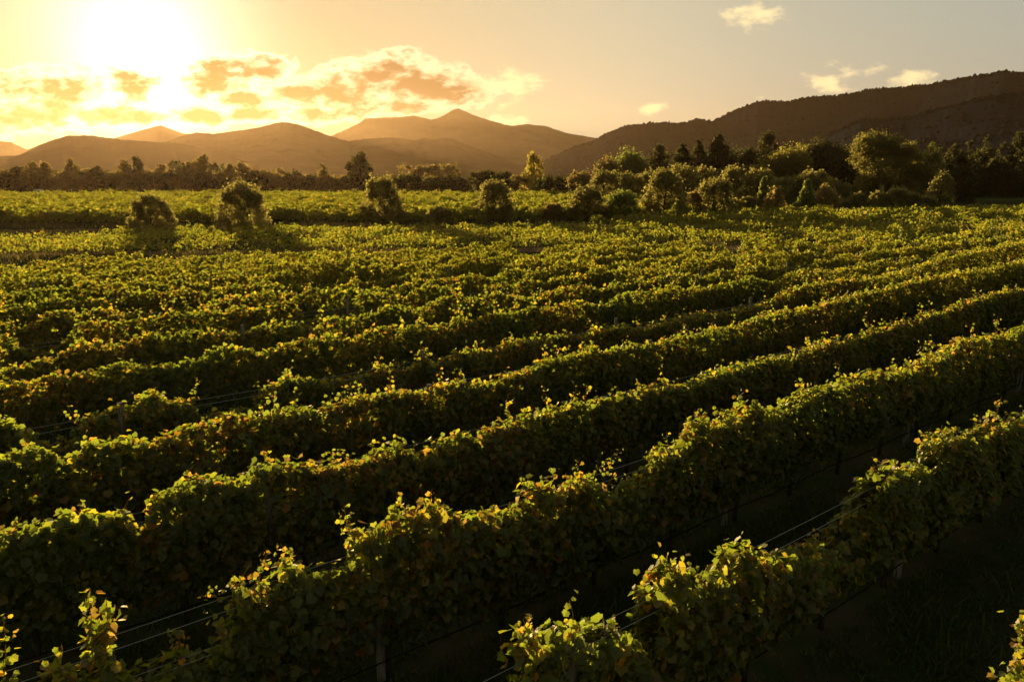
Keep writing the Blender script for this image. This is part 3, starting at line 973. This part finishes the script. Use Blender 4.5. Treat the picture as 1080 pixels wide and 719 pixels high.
def tree(x, ytop, ybase, wpx, kind, tone, label, group=None, Yd=None, name='tree', cat='tree', leaf=None, dens=1.0, depth=1.0, hdg=None):
    """a tree whose crown top, foot and width match the photograph when seen from the photograph's place"""
    global NTREE
    NTREE += 1
    rng = np.random.default_rng(4000 + NTREE)
    d = ray(x, ybase)
    if Yd is None:
        Yd = d[1] * (CAM_H / -d[2])
    X0 = d[0] / d[1] * Yd
    dt = ray(x, ytop)
    H = CAM_H + dt[2] / dt[1] * Yd
    W = wpx / FPX * Yd / 2 * 1.02
    px_m = Yd / FPX
    leaf = leaf or max(0.16, px_m * 2.1)
    pf = puffs_for(kind, rng)
    mb = MB()
    cols = np.array(TREE_COL[tone]) * (0.9 if tone == 'dark' else TONE_GAIN)
    if kind == 'shrub':
        dens *= 0.62
    for (a, b, c, r) in pf:
        rx, rz = max(r * W, leaf * 0.8), max(r * min(H * 0.8, W * 1.6), leaf * 0.8)
        area = 4 * rx * rz + 2 * rx * rx
        n = int(np.clip(area * 2.0 / (leaf * leaf * 0.5) * dens, 10, 420))
        dd = unit(rng.standard_normal((n, 3)))
        rad = rng.random((n, 1)) ** 0.35 * (1 + (0.5 if kind == 'shrub' else 0.32) * rng.standard_normal((n, 1)))
        P = np.array([a * W, b * W * depth, c * H]) + dd * rad * np.array([rx, rx, rz])
        P[:, 2] = np.maximum(P[:, 2], 0.05)
        Nn = dd + 0.7 * rng.standard_normal((n, 3)) + np.array([0, 0, 0.3])
        T = rng.standard_normal((n, 3)) + np.array([0, 0, -0.25 if kind != 'shrub' else 0.4])
        base = cols[rng.integers(len(cols))] * rng.uniform(0.8, 1.25)
        col = base * (0.7 + 0.6 * rng.random((n, 1)))
        add_leaves(mb, P, Nn, T, leaf * (0.6 + 0.8 * rng.random(n)), col, 2, rng)
    root = empty(name, (X0, Yd, 0))
    tag(root, label, cat, group)
    obj('crown', mb.mesh('crown'), M_TREE, root)
    tb = MB()
    tr = max(0.05, 0.028 * H)
    th = {'umbrella': 0.85, 'tall': 0.9, 'wisp': 0.8, 'cone': 0.9}.get(kind, 0.6) * H
    q = np.linspace(0, 1, 7)
    cx = 0.05 * W * np.cumsum(rng.standard_normal(7)) * 0.5
    main = np.stack([cx - cx[0], 0.5 * (cx - cx[0]), -0.1 + q * th], -1)
    tb.tube(main, tr * (1.0 - 0.75 * q), 8)
    for _ in range(7):
        k_ = rng.integers(1, 5)
        tgt = pf[rng.integers(len(pf))]
        e = np.array([tgt[0] * W * 0.8, tgt[1] * W * depth * 0.8, tgt[2] * H])
        s_ = main[k_]
        if e[2] < s_[2]:
            e[2] = s_[2] + 0.2 * H
        u = np.linspace(0, 1, 5)[:, None]
        tb.tube(s_ + (e - s_) * u + np.array([0, 0, 0.08 * H]) * np.sin(u * math.pi), np.linspace(0.5, 0.12, 5) * tr, 6)
    obj('trunk', tb.mesh('trunk', True), M_BARK, root)
    return root


# lone bushes on the line between the vine blocks
tree(162, 204, 243, 52, 'shrub', 'olive', "dark hazy bush standing below the sun at the edge of the distant vine block", name='bush', cat='bush')
tree(256, 189, 243, 60, 'shrub', 'olive', "tall rounded grey green bush among the vines, widest of the lone bushes", name='bush', cat='bush')
tree(404, 186, 236, 50, 'shrub', 'olive', "upright olive bush below the tall umbrella crowned tree", name='bush', cat='bush')
tree(520, 190, 234, 44, 'shrub', 'olive', "pointed olive bush in front of the dark rounded clump", name='bush', cat='bush')
tree(462, 217, 236, 34, 'shrub', 'olive', "low grey shrub between the upright bush and the pointed bush", name='shrub', cat='shrub')
tree(584, 214, 234, 30, 'shrub', 'brown', "low brownish shrub beside the vines, right of the pointed bush", name='shrub', cat='shrub')
tree(619, 194, 233, 48, 'shrub', 'olive', "olive grey bush beside the rounder green bush", name='bush', cat='bush')
tree(656, 201, 233, 44, 'shrub', 'green', "round leafy green bush between two olive grey bushes", name='bush', cat='bush')
tree(684, 212, 231, 26, 'shrub', 'yellow', "small yellow shrub between the round green bush and a big silvery bush", name='shrub', cat='shrub')
tree(702, 177, 231, 54, 'shrub', 'olive', "big silvery bush, tallest at the edge of the vines", name='bush', cat='bush')
tree(731, 200, 230, 24, 'shrub', 'brown', "dark narrow bush wedged between two silvery bushes", name='bush', cat='bush')
tree(751, 187, 229, 46, 'shrub', 'olive', "silvery bush with fluffy top, second of the tall pair", name='bush', cat='bush')
tree(772, 209, 227, 20, 'shrub', 'yellow', "small autumn yellow shrub at the edge of the vines", name='shrub', cat='shrub')
tree(788, 207, 227, 26, 'shrub', 'olive', "small olive shrub just right of the autumn yellow shrub", name='shrub', cat='shrub')
tree(803, 188, 226, 15, 'cone', 'green', "thin dark conifer between low shrubs and a pale willowy bush", name='conifer')
tree(817, 195, 227, 24, 'shrub', 'straw', "pale willowy bush right of the thin dark conifer", name='bush', cat='bush')
tree(849, 190, 224, 24, 'cone', 'green', "dark cone shaped tree beside a straw coloured bush", name='conifer')
tree(870, 195, 223, 28, 'shrub', 'straw', "straw coloured bush with bare stems at the edge of the vines", name='bush', cat='bush')
for (x, yt, w) in ((889, 211, 20), (905, 204, 24), (925, 203, 28), (944, 199, 30), (962, 203, 26), (978, 207, 20)):
    tree(x, yt, 218, w, 'shrub', 'olive', "low rounded shrub in the row below the big spreading tree", 'low rounded shrubs in a row', name='shrub', cat='shrub')
tree(990, 180, 217, 28, 'shrub', 'olive', "upright olive bush standing alone in front of the dark wood", name='bush', cat='bush')
tree(1018, 188, 214, 18, 'shrub', 'dark', "narrow dark bush against the dark wood", name='bush', cat='bush')

# second line behind the bushes
tree(590, 183, 208, 44, 'hedge', 'dark', "dark rounded bush clump below the yellow green poplar", name='bush', cat='bush')
tree(612, 178, 208, 30, 'round', 'brown', "brownish round tree behind the olive grey bush", Yd=190)
for (x, yt, w) in ((637, 180, 34), (662, 182, 34), (684, 181, 30), (722, 174, 40), (741, 177, 36), (776, 177, 32), (800, 178, 34), (826, 188, 34), (840, 186, 30), (860, 180, 40), (880, 192, 30)):
    tree(x, yt - 1, 209, w * 1.3, 'shrub', 'olive', "grey green tree in the line directly behind the edge bushes", 'grey green trees behind the bushes', Yd=160 + (x % 7) * 3)
tree(876, 190, 208, 34, 'round', 'dark', "small dark tree at the foot of the big spreading tree", Yd=190)

# big trees on the right
tree(640, 165, 200, 36, 'round', 'brown', "rust topped tree at the near end of the dark wood", Yd=235)
tree(663, 158, 200, 50, 'round', 'green', "broad green tree with golden upper edge above the grey trees", Yd=240)
tree(694, 154, 200, 48, 'tall', 'dark', "dark tall tree beside the first conifers", Yd=245)
tree(718, 152, 200, 48, 'cone', 'dark', "first dark conifer of three, smallest of them", Yd=250, name='conifer')
tree(734, 150, 200, 50, 'cone', 'dark', "second dark conifer of three, in the middle", Yd=255, name='conifer')
tree(755, 144, 200, 64, 'cone', 'dark', "third dark conifer of three, tallest and widest", Yd=250, name='conifer')
tree(778, 156, 200, 50, 'round', 'dark', "low dark tree right of the three conifers", Yd=265)
tree(806, 142, 202, 58, 'tall', 'dark', "dark pine rising behind the golden topped tree", Yd=262, name='pine_tree', cat='tree')
tree(824, 150, 203, 60, 'round', 'willow', "golden topped broad tree in front of dark pines", Yd=235)
tree(850, 146, 203, 62, 'round', 'dark', "dark broad tree right of the golden topped tree", Yd=255)
tree(868, 150, 203, 58, 'round', 'dark', "dark shorter tree left of the big spreading tree", Yd=258)
tree(888, 162, 206, 34, 'round', 'dark', "dark tree tucked against the big spreading tree", Yd=240)
tree(932, 138, 212, 106, 'willow', 'willow', "biggest tree, broad and golden green with several billowing lobes", Yd=190, leaf=0.42)
tree(978, 149, 208, 36, 'tall', 'green', "tree behind the right shoulder of the biggest tree", Yd=225)
for (x, yt, w, Y_) in ((1000, 152, 40, 230), (1016, 148, 30, 245), (1032, 146, 36, 232), (1050, 148, 32, 240), (1065, 138, 36, 236), (1082, 143, 40, 238), (1104, 140, 40, 236), (1008, 165, 40, 215), (1044, 168, 44, 215), (1078, 165, 44, 214)):
    tree(x, yt, 206, w, 'tall', 'dark', "dark tall tree in the wood at the right edge", 'dark trees of the right hand wood', Yd=Y_, depth=1.1)
for (x, yt, w, Y_) in ((668, 166, 64, 262), (700, 160, 66, 275), (745, 156, 70, 280), (790, 154, 74, 285), (835, 152, 74, 285), (880, 153, 66, 285), (720, 158, 60, 290), (770, 157, 60, 290)):
    tree(x, yt, 200, w, 'hedge', 'dark', "dark tree filling in behind the conifers and pines", 'dark trees behind the conifers', Yd=Y_)

# centre
tree(563, 160, 203, 32, 'tall', 'yellow', "yellow green poplar rising above the hedges in the middle", name='poplar_tree')
tree(516, 178, 206, 52, 'hedge', 'dark', "dark rounded clump of trees behind the pointed bush", name='tree', cat='tree clump')
tree(545, 182, 203, 30, 'hedge', 'brown', "brown bush between the dark rounded clump and the poplar", name='bush', cat='bush')
tree(574, 186, 204, 26, 'hedge', 'green', "low green bush at the foot of the poplar", name='bush', cat='bush')
for i, x in enumerate((428, 450, 472, 490)):
    tree(x, 183 + (i % 2), 200, 32, 'hedge', 'dark', "dark hedge bush at the far end of the vines, centre", 'dark hedge bushes beyond the vines', Yd=290)
tree(440, 173, 200, 34, 'flat', 'brown', "flat topped tree behind the dark hedge, nearer the umbrella crowned tree", Yd=420)
tree(468, 173, 200, 34, 'flat', 'brown', "flat topped tree behind the dark hedge, nearer the poplar", Yd=425)
tree(380, 162, 201, 30, 'umbrella', 'dark', "tall tree with umbrella crown and visible trunk in the treeline")
tree(342, 173, 201, 20, 'tall', 'brown', "lone rounded tree left of the umbrella crowned tree")
LINE = [(x, 180 + (x * 7 % 7) + max(0, (x - 260) / 30), 32, 'hedge') for x in range(-6, 425, 19)] + [(4, 178, 26, 'hedge'), (22, 176, 24, 'tall'), (38, 171, 20, 'tall'), (50, 172, 24, 'tall'), (64, 178, 22, 'hedge'), (79, 167, 16, 'tall'), (92, 176, 22, 'hedge'),
        (106, 176, 20, 'tall'), (120, 178, 22, 'hedge'), (136, 169, 18, 'tall'), (147, 167, 20, 'tall'), (160, 177, 20, 'hedge'), (174, 175, 20, 'tall'), (188, 170, 18, 'wisp'),
        (202, 172, 20, 'tall'), (217, 165, 24, 'tall'), (232, 173, 20, 'wisp'), (244, 174, 18, 'tall'), (256, 172, 24, 'tall'), (268, 178, 18, 'hedge'), (281, 179, 16, 'wisp'),
        (296, 178, 16, 'wisp'), (310, 181, 18, 'wisp'), (324, 183, 18, 'hedge'), (357, 186, 22, 'hedge'), (400, 186, 26, 'hedge'), (414, 184, 16, 'wisp')]
for i, (x, yt, w, kd) in enumerate(LINE):
    tree(x, yt, 201, w * (1.7 if kd == 'tall' else 1.3), kd, 'brown' if i % 3 else 'dark', "hazy tree in the far treeline under the sunlit hills", 'trees of the far treeline', Yd=300 + (i * 37 % 40), dens=0.8 if kd == 'wisp' else 1.0)

# white van parked at the far edge of the vines
vd = ray(42, 200.6)
vy = 213.0
vr = empty('van', (vd[0] / vd[1] * vy, vy, 0), R(8))
tag(vr, "small white van parked at the far edge of the vines before the treeline", 'van')
mb = MB()
prof = [(-1.3, 0.35), (1.25, 0.35), (1.3, 1.0), (1.0, 1.15), (0.6, 1.9), (0.4, 2.25), (-1.25, 2.3), (-1.32, 2.2)]
n = len(prof)
V = [(a, -0.85, b) for a, b in prof] + [(a, 0.85, b) for a, b in prof]
mb.add(V, [[(i, (i + 1) % n, n + (i + 1) % n, n + i) for i in range(n)]])
mb.f.append(np.array([list(range(n))[::-1]]))
mb.f.append(np.array([list(range(n, 2 * n))]))
body = obj('body', mb.mesh('body'), M_WHITE, vr)
mb = MB()
mb.box((-1.1, -0.856, 1.35), (0.4, -0.852, 1.95))
obj('window', mb.mesh('window'), M_GLASS, vr)
for (wx, wy) in ((-0.8, -0.86), (0.8, -0.86), (-0.8, 0.86), (0.8, 0.86)):
    mb = MB()
    mb.tube([(wx, wy - 0.08, 0.32), (wx, wy + 0.08, 0.32)], 0.32, 16)
    obj('wheel', mb.mesh('wheel'), M_RUBBER, vr)


# ------------------------------------------------------------------ hills
def ridge(name, pts, dist, front, back, mat, seed, rough=0.35, ncol=420, nrow=90, bump=0.0, bscale=1.0, dist2=None, spur=900.0):
    pts = np.asarray(pts, float)
    xs_ = np.linspace(pts[0, 0], pts[-1, 0], ncol)
    ysm = np.interp(xs_, pts[:, 0], pts[:, 1])
    ysm = ysm + 0.45 * fbm(xs_ / 4.0, np.ones(ncol) * 7, 3, seed + 50) + 0.55 * fbm(xs_ / 14.0, np.zeros(ncol), 4, seed)
    dv = np.array([ray(a, b) for a, b in zip(xs_, ysm)])
    hor = np.hypot(dv[:, 0], dv[:, 1])
    dd = np.interp(xs_, [pts[0, 0], pts[-1, 0]], [dist, dist2 or dist])
    hc = CAM_H + dv[:, 2] / hor * dd
    ux, uy = dv[:, 0] / hor, dv[:, 1] / hor
    tj = np.concatenate([np.linspace(-1, 0, int(nrow * 0.72)), np.linspace(0, 1, nrow - int(nrow * 0.72) + 1)[1:]])
    T, _ = np.meshgrid(tj, xs_, indexing='ij')
    depth = np.where(T < 0, T * front, T * back)
    PX = ux[None] * (dd[None] + depth)
    PY = uy[None] * (dd[None] + depth)
    a = np.abs(T)
    prof = (1 - a) ** 1.15
    g1 = fbm(PX / spur, PY / spur, 5, seed + 3)
    g2 = 1 - np.abs(fbm(PX / (spur * 0.6), PY / (spur * 0.6), 4, seed + 9)) * 2
    mod = np.clip(a * 3.0, 0, 1)
    Z = hc[None] * prof * (1 - mod * rough * (0.5 + 0.5 * g1)) - mod * rough * 0.35 * hc[None] * np.clip(g2, 0, 1) * prof
    if bump:
        cel = vnoise(PX / bscale, PY / bscale, seed + 21) + 0.6 * vnoise(PX / bscale * 2.1, PY / bscale * 2.1, seed + 22)
        Z = Z + bump * cel * np.clip(Z / 12.0, 0, 1)
    Z = np.where(np.abs(T) > 0.999, -3.0, Z)
    nr = len(tj)
    i = np.arange(nr - 1)[:, None] * ncol
    j = np.arange(ncol - 1)[None]
    F = np.stack([i + j, i + j + 1, i + ncol + j + 1, i + ncol + j], -1).reshape(-1, 4)
    me = mesh_np(name, np.stack([PX.ravel(), PY.ravel(), Z.ravel()], -1), [F], None, True)
    o = obj(name, me, mat)
    tag(o, kind='structure')
    return PX, PY, Z


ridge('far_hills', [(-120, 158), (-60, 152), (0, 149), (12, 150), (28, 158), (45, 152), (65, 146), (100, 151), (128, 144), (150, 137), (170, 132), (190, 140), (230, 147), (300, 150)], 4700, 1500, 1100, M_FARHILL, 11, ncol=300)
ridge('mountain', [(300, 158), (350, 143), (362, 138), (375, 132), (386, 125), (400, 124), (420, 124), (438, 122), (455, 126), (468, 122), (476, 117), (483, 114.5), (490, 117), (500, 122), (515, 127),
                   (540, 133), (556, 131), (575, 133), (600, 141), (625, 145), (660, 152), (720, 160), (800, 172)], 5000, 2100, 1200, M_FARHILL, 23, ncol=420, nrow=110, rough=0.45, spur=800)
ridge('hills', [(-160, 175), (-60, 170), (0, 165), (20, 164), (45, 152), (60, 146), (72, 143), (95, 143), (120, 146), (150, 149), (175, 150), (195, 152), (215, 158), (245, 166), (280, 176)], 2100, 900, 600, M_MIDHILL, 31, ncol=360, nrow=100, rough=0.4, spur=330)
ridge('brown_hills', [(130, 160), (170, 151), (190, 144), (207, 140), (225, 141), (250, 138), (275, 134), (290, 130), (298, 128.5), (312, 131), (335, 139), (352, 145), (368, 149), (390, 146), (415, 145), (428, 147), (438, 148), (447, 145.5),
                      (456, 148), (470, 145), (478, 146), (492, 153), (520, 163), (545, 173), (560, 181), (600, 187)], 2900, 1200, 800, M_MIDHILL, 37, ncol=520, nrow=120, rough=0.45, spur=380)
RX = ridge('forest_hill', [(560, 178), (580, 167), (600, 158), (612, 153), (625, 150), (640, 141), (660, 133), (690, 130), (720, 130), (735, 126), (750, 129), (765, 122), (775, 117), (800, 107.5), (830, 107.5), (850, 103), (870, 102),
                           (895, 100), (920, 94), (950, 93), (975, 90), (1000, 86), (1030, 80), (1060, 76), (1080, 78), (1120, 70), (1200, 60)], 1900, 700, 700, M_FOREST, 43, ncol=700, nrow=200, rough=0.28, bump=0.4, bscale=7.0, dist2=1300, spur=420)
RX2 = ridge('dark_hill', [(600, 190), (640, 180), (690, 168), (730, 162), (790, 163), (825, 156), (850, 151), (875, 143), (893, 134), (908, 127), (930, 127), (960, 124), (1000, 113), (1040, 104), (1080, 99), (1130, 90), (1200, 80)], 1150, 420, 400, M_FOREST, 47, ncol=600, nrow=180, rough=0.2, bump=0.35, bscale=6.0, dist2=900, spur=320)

# conifers on the right-hand hills: a wood too dense to count
mb = MB()
rng = np.random.default_rng(99)
for (PX, PY, Z), n_t in ((RX, 4200), (RX2, 2600)):
    ii = rng.integers(int(Z.shape[0] * 0.25), int(Z.shape[0] * 0.80), n_t)
    jj = rng.integers(0, Z.shape[1], n_t)
    top_i = int(Z.shape[0] * 0.72) - 1
    crest = rng.random(n_t) < 0.5
    ii = np.where(crest, top_i - rng.integers(0, 3, n_t), ii)
    P = np.stack([PX[ii, jj], PY[ii, jj], Z[ii, jj] - 0.8], -1)
    P = P[P[:, 2] > 4]
    n = len(P)
    h = rng.uniform(2.0, 4.2, n) * np.where(rng.random(n) < 0.10, 1.5, 1)
    r = h * rng.uniform(0.35, 0.75, n)
    a = np.arange(6) / 6 * 6.283
    ring = np.stack([np.cos(a), np.sin(a)], -1)
    jit = rng.uniform(0.7, 1.3, (n, 6, 1))
    low = np.concatenate([P[:, None, :2] + ring[None] * r[:, None, None] * jit, np.broadcast_to((P[:, 2] + 0.05 * h)[:, None, None], (n, 6, 1))], -1)
    mid = np.concatenate([P[:, None, :2] + ring[None] * (r * 0.72)[:, None, None] * jit[:, ::-1], np.broadcast_to((P[:, 2] + 0.55 * h)[:, None, None], (n, 6, 1))], -1)
    tip = (P + np.stack([0 * h, 0 * h, h], -1))[:, None]
    V = np.concatenate([low, mid, tip], 1).reshape(-1, 3)
    b = np.arange(n)[:, None, None] * 13
    j = np.arange(6)
    qd = np.stack([j, (j + 1) % 6, 6 + (j + 1) % 6, 6 + j], -1)
    tr = np.stack([6 + j, 6 + (j + 1) % 6, np.full(6, 12)], -1)
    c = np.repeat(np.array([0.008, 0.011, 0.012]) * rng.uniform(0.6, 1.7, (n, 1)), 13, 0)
    mb.add(V, [(b + qd[None]).reshape(-1, 4), (b + tr[None]).reshape(-1, 3)], c)
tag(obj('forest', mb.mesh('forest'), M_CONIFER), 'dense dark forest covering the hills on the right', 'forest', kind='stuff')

# ------------------------------------------------------------------ grass between the near rows
rng = np.random.default_rng(17)
N = 190000
gy = 2.5 + 26 * rng.random(N) ** 1.3
gx = (rng.random(N) * 2 - 1) * (0.76 * gy + 2.5)
dens_g = fbm(gx * 0.7, gy * 0.7, 3, 5)
across = ((gx * RN[0] + gy * RN[1]) - P0) / SP
strip_d = np.abs(across - np.round(across))            # 0 under the vines, 0.5 mid-alley
keep = (rng.random(N) < np.clip(0.55 + dens_g, 0.1, 1)) & (strip_d > 0.04)
gx, gy = gx[keep], gy[keep]
n = len(gx)
hh = 0.05 + 0.17 * rng.random(n) ** 2 * (1 + dens_g[keep])
wd = 0.006 + 0.0012 * gy
a = rng.random(n) * 6.283
P = np.stack([gx, gy, np.zeros(n)], -1)
sd = np.stack([np.cos(a), np.sin(a), np.zeros(n)], -1) * wd[:, None]
ln = np.stack([rng.standard_normal(n) * 0.5 * hh, rng.standard_normal(n) * 0.5 * hh, hh], -1)
V = np.stack([P - sd, P + sd, P + ln], 1).reshape(-1, 3)
c = np.repeat(np.array([(0.062, 0.085, 0.02)]) * rng.uniform(0.6, 1.4, (n, 1)) + rng.random((n, 1)) * np.array([(0.05, 0.03, 0.0)]) * (rng.random((n, 1)) < 0.3), 3, 0)
mb = MB()
mb.add(V, [np.arange(3 * n).reshape(-1, 3)], c)
tag(obj('grass', mb.mesh('grass'), M_GRASS), 'short grass growing between the near vine rows', 'grass', kind='stuff')

rng = np.random.default_rng(23)
N = 140000
gy = rng.uniform(42, 97, N)
gx = rng.uniform(-0.76, 0.76, N) * gy
pat = fbm(gx * 0.12, gy * 0.3, 4, 15)
inside = (gy < boundary(gx) - 1.0) | (rng.random(N) > np.clip(0.45 + 1.4 * pat, 0.03, 1))
gx, gy, pat = gx[~inside], gy[~inside], pat[~inside]
n = len(gx)
hh = rng.uniform(0.15, 0.5, n) * (0.8 + 0.6 * pat) * np.where(gy > 84, 1.7, 1.0)
a = rng.random(n) * 6.283
P = np.stack([gx, gy, np.zeros(n)], -1)
sd = np.stack([np.cos(a), np.sin(a), np.zeros(n)], -1) * rng.uniform(0.02, 0.05, (n, 1))
ln = np.stack([rng.standard_normal(n) * 0.4 * hh, rng.standard_normal(n) * 0.4 * hh, hh], -1)
V = np.stack([P - sd, P + sd, P + ln], 1).reshape(-1, 3)
c = np.repeat(np.array([(0.16, 0.105, 0.045)]) * rng.uniform(0.5, 1.3, (n, 1)) * np.array([1.0, 1.0, 1.0]) - rng.random((n, 1)) * np.array([(0.05, 0.0, 0.01)]) * (rng.random((n, 1)) < 0.4), 3, 0)
mb = MB()
mb.add(V, [np.arange(3 * n).reshape(-1, 3)], np.clip(c, 0.01, 1))
tag(obj('dry_grass', mb.mesh('dry_grass'), M_GRASS), 'dry straw coloured grass on the headland beside the dirt tracks', 'grass', kind='stuff')

# ------------------------------------------------------------------ haze: the evening air
m, t = new_mat('evening_haze')
pv = t.n('ShaderNodeVolumePrincipled')
pv.inputs['Color'].default_value = (1.0, 0.62, 0.31, 1)
pv.inputs['Density'].default_value = 2.75e-5
pv.inputs['Anisotropy'].default_value = 0.6
o = t.n('ShaderNodeOutputMaterial')
t.t.links.new(pv.outputs[0], o.inputs['Volume'])
m.cycles.homogeneous_volume = True
mb = MB()
mb.box((-7000, -2700, -4.5), (7000, 6700, 560))
tag(obj('haze', mb.mesh('haze'), m), 'thin golden evening haze over the whole valley', 'haze', kind='stuff')
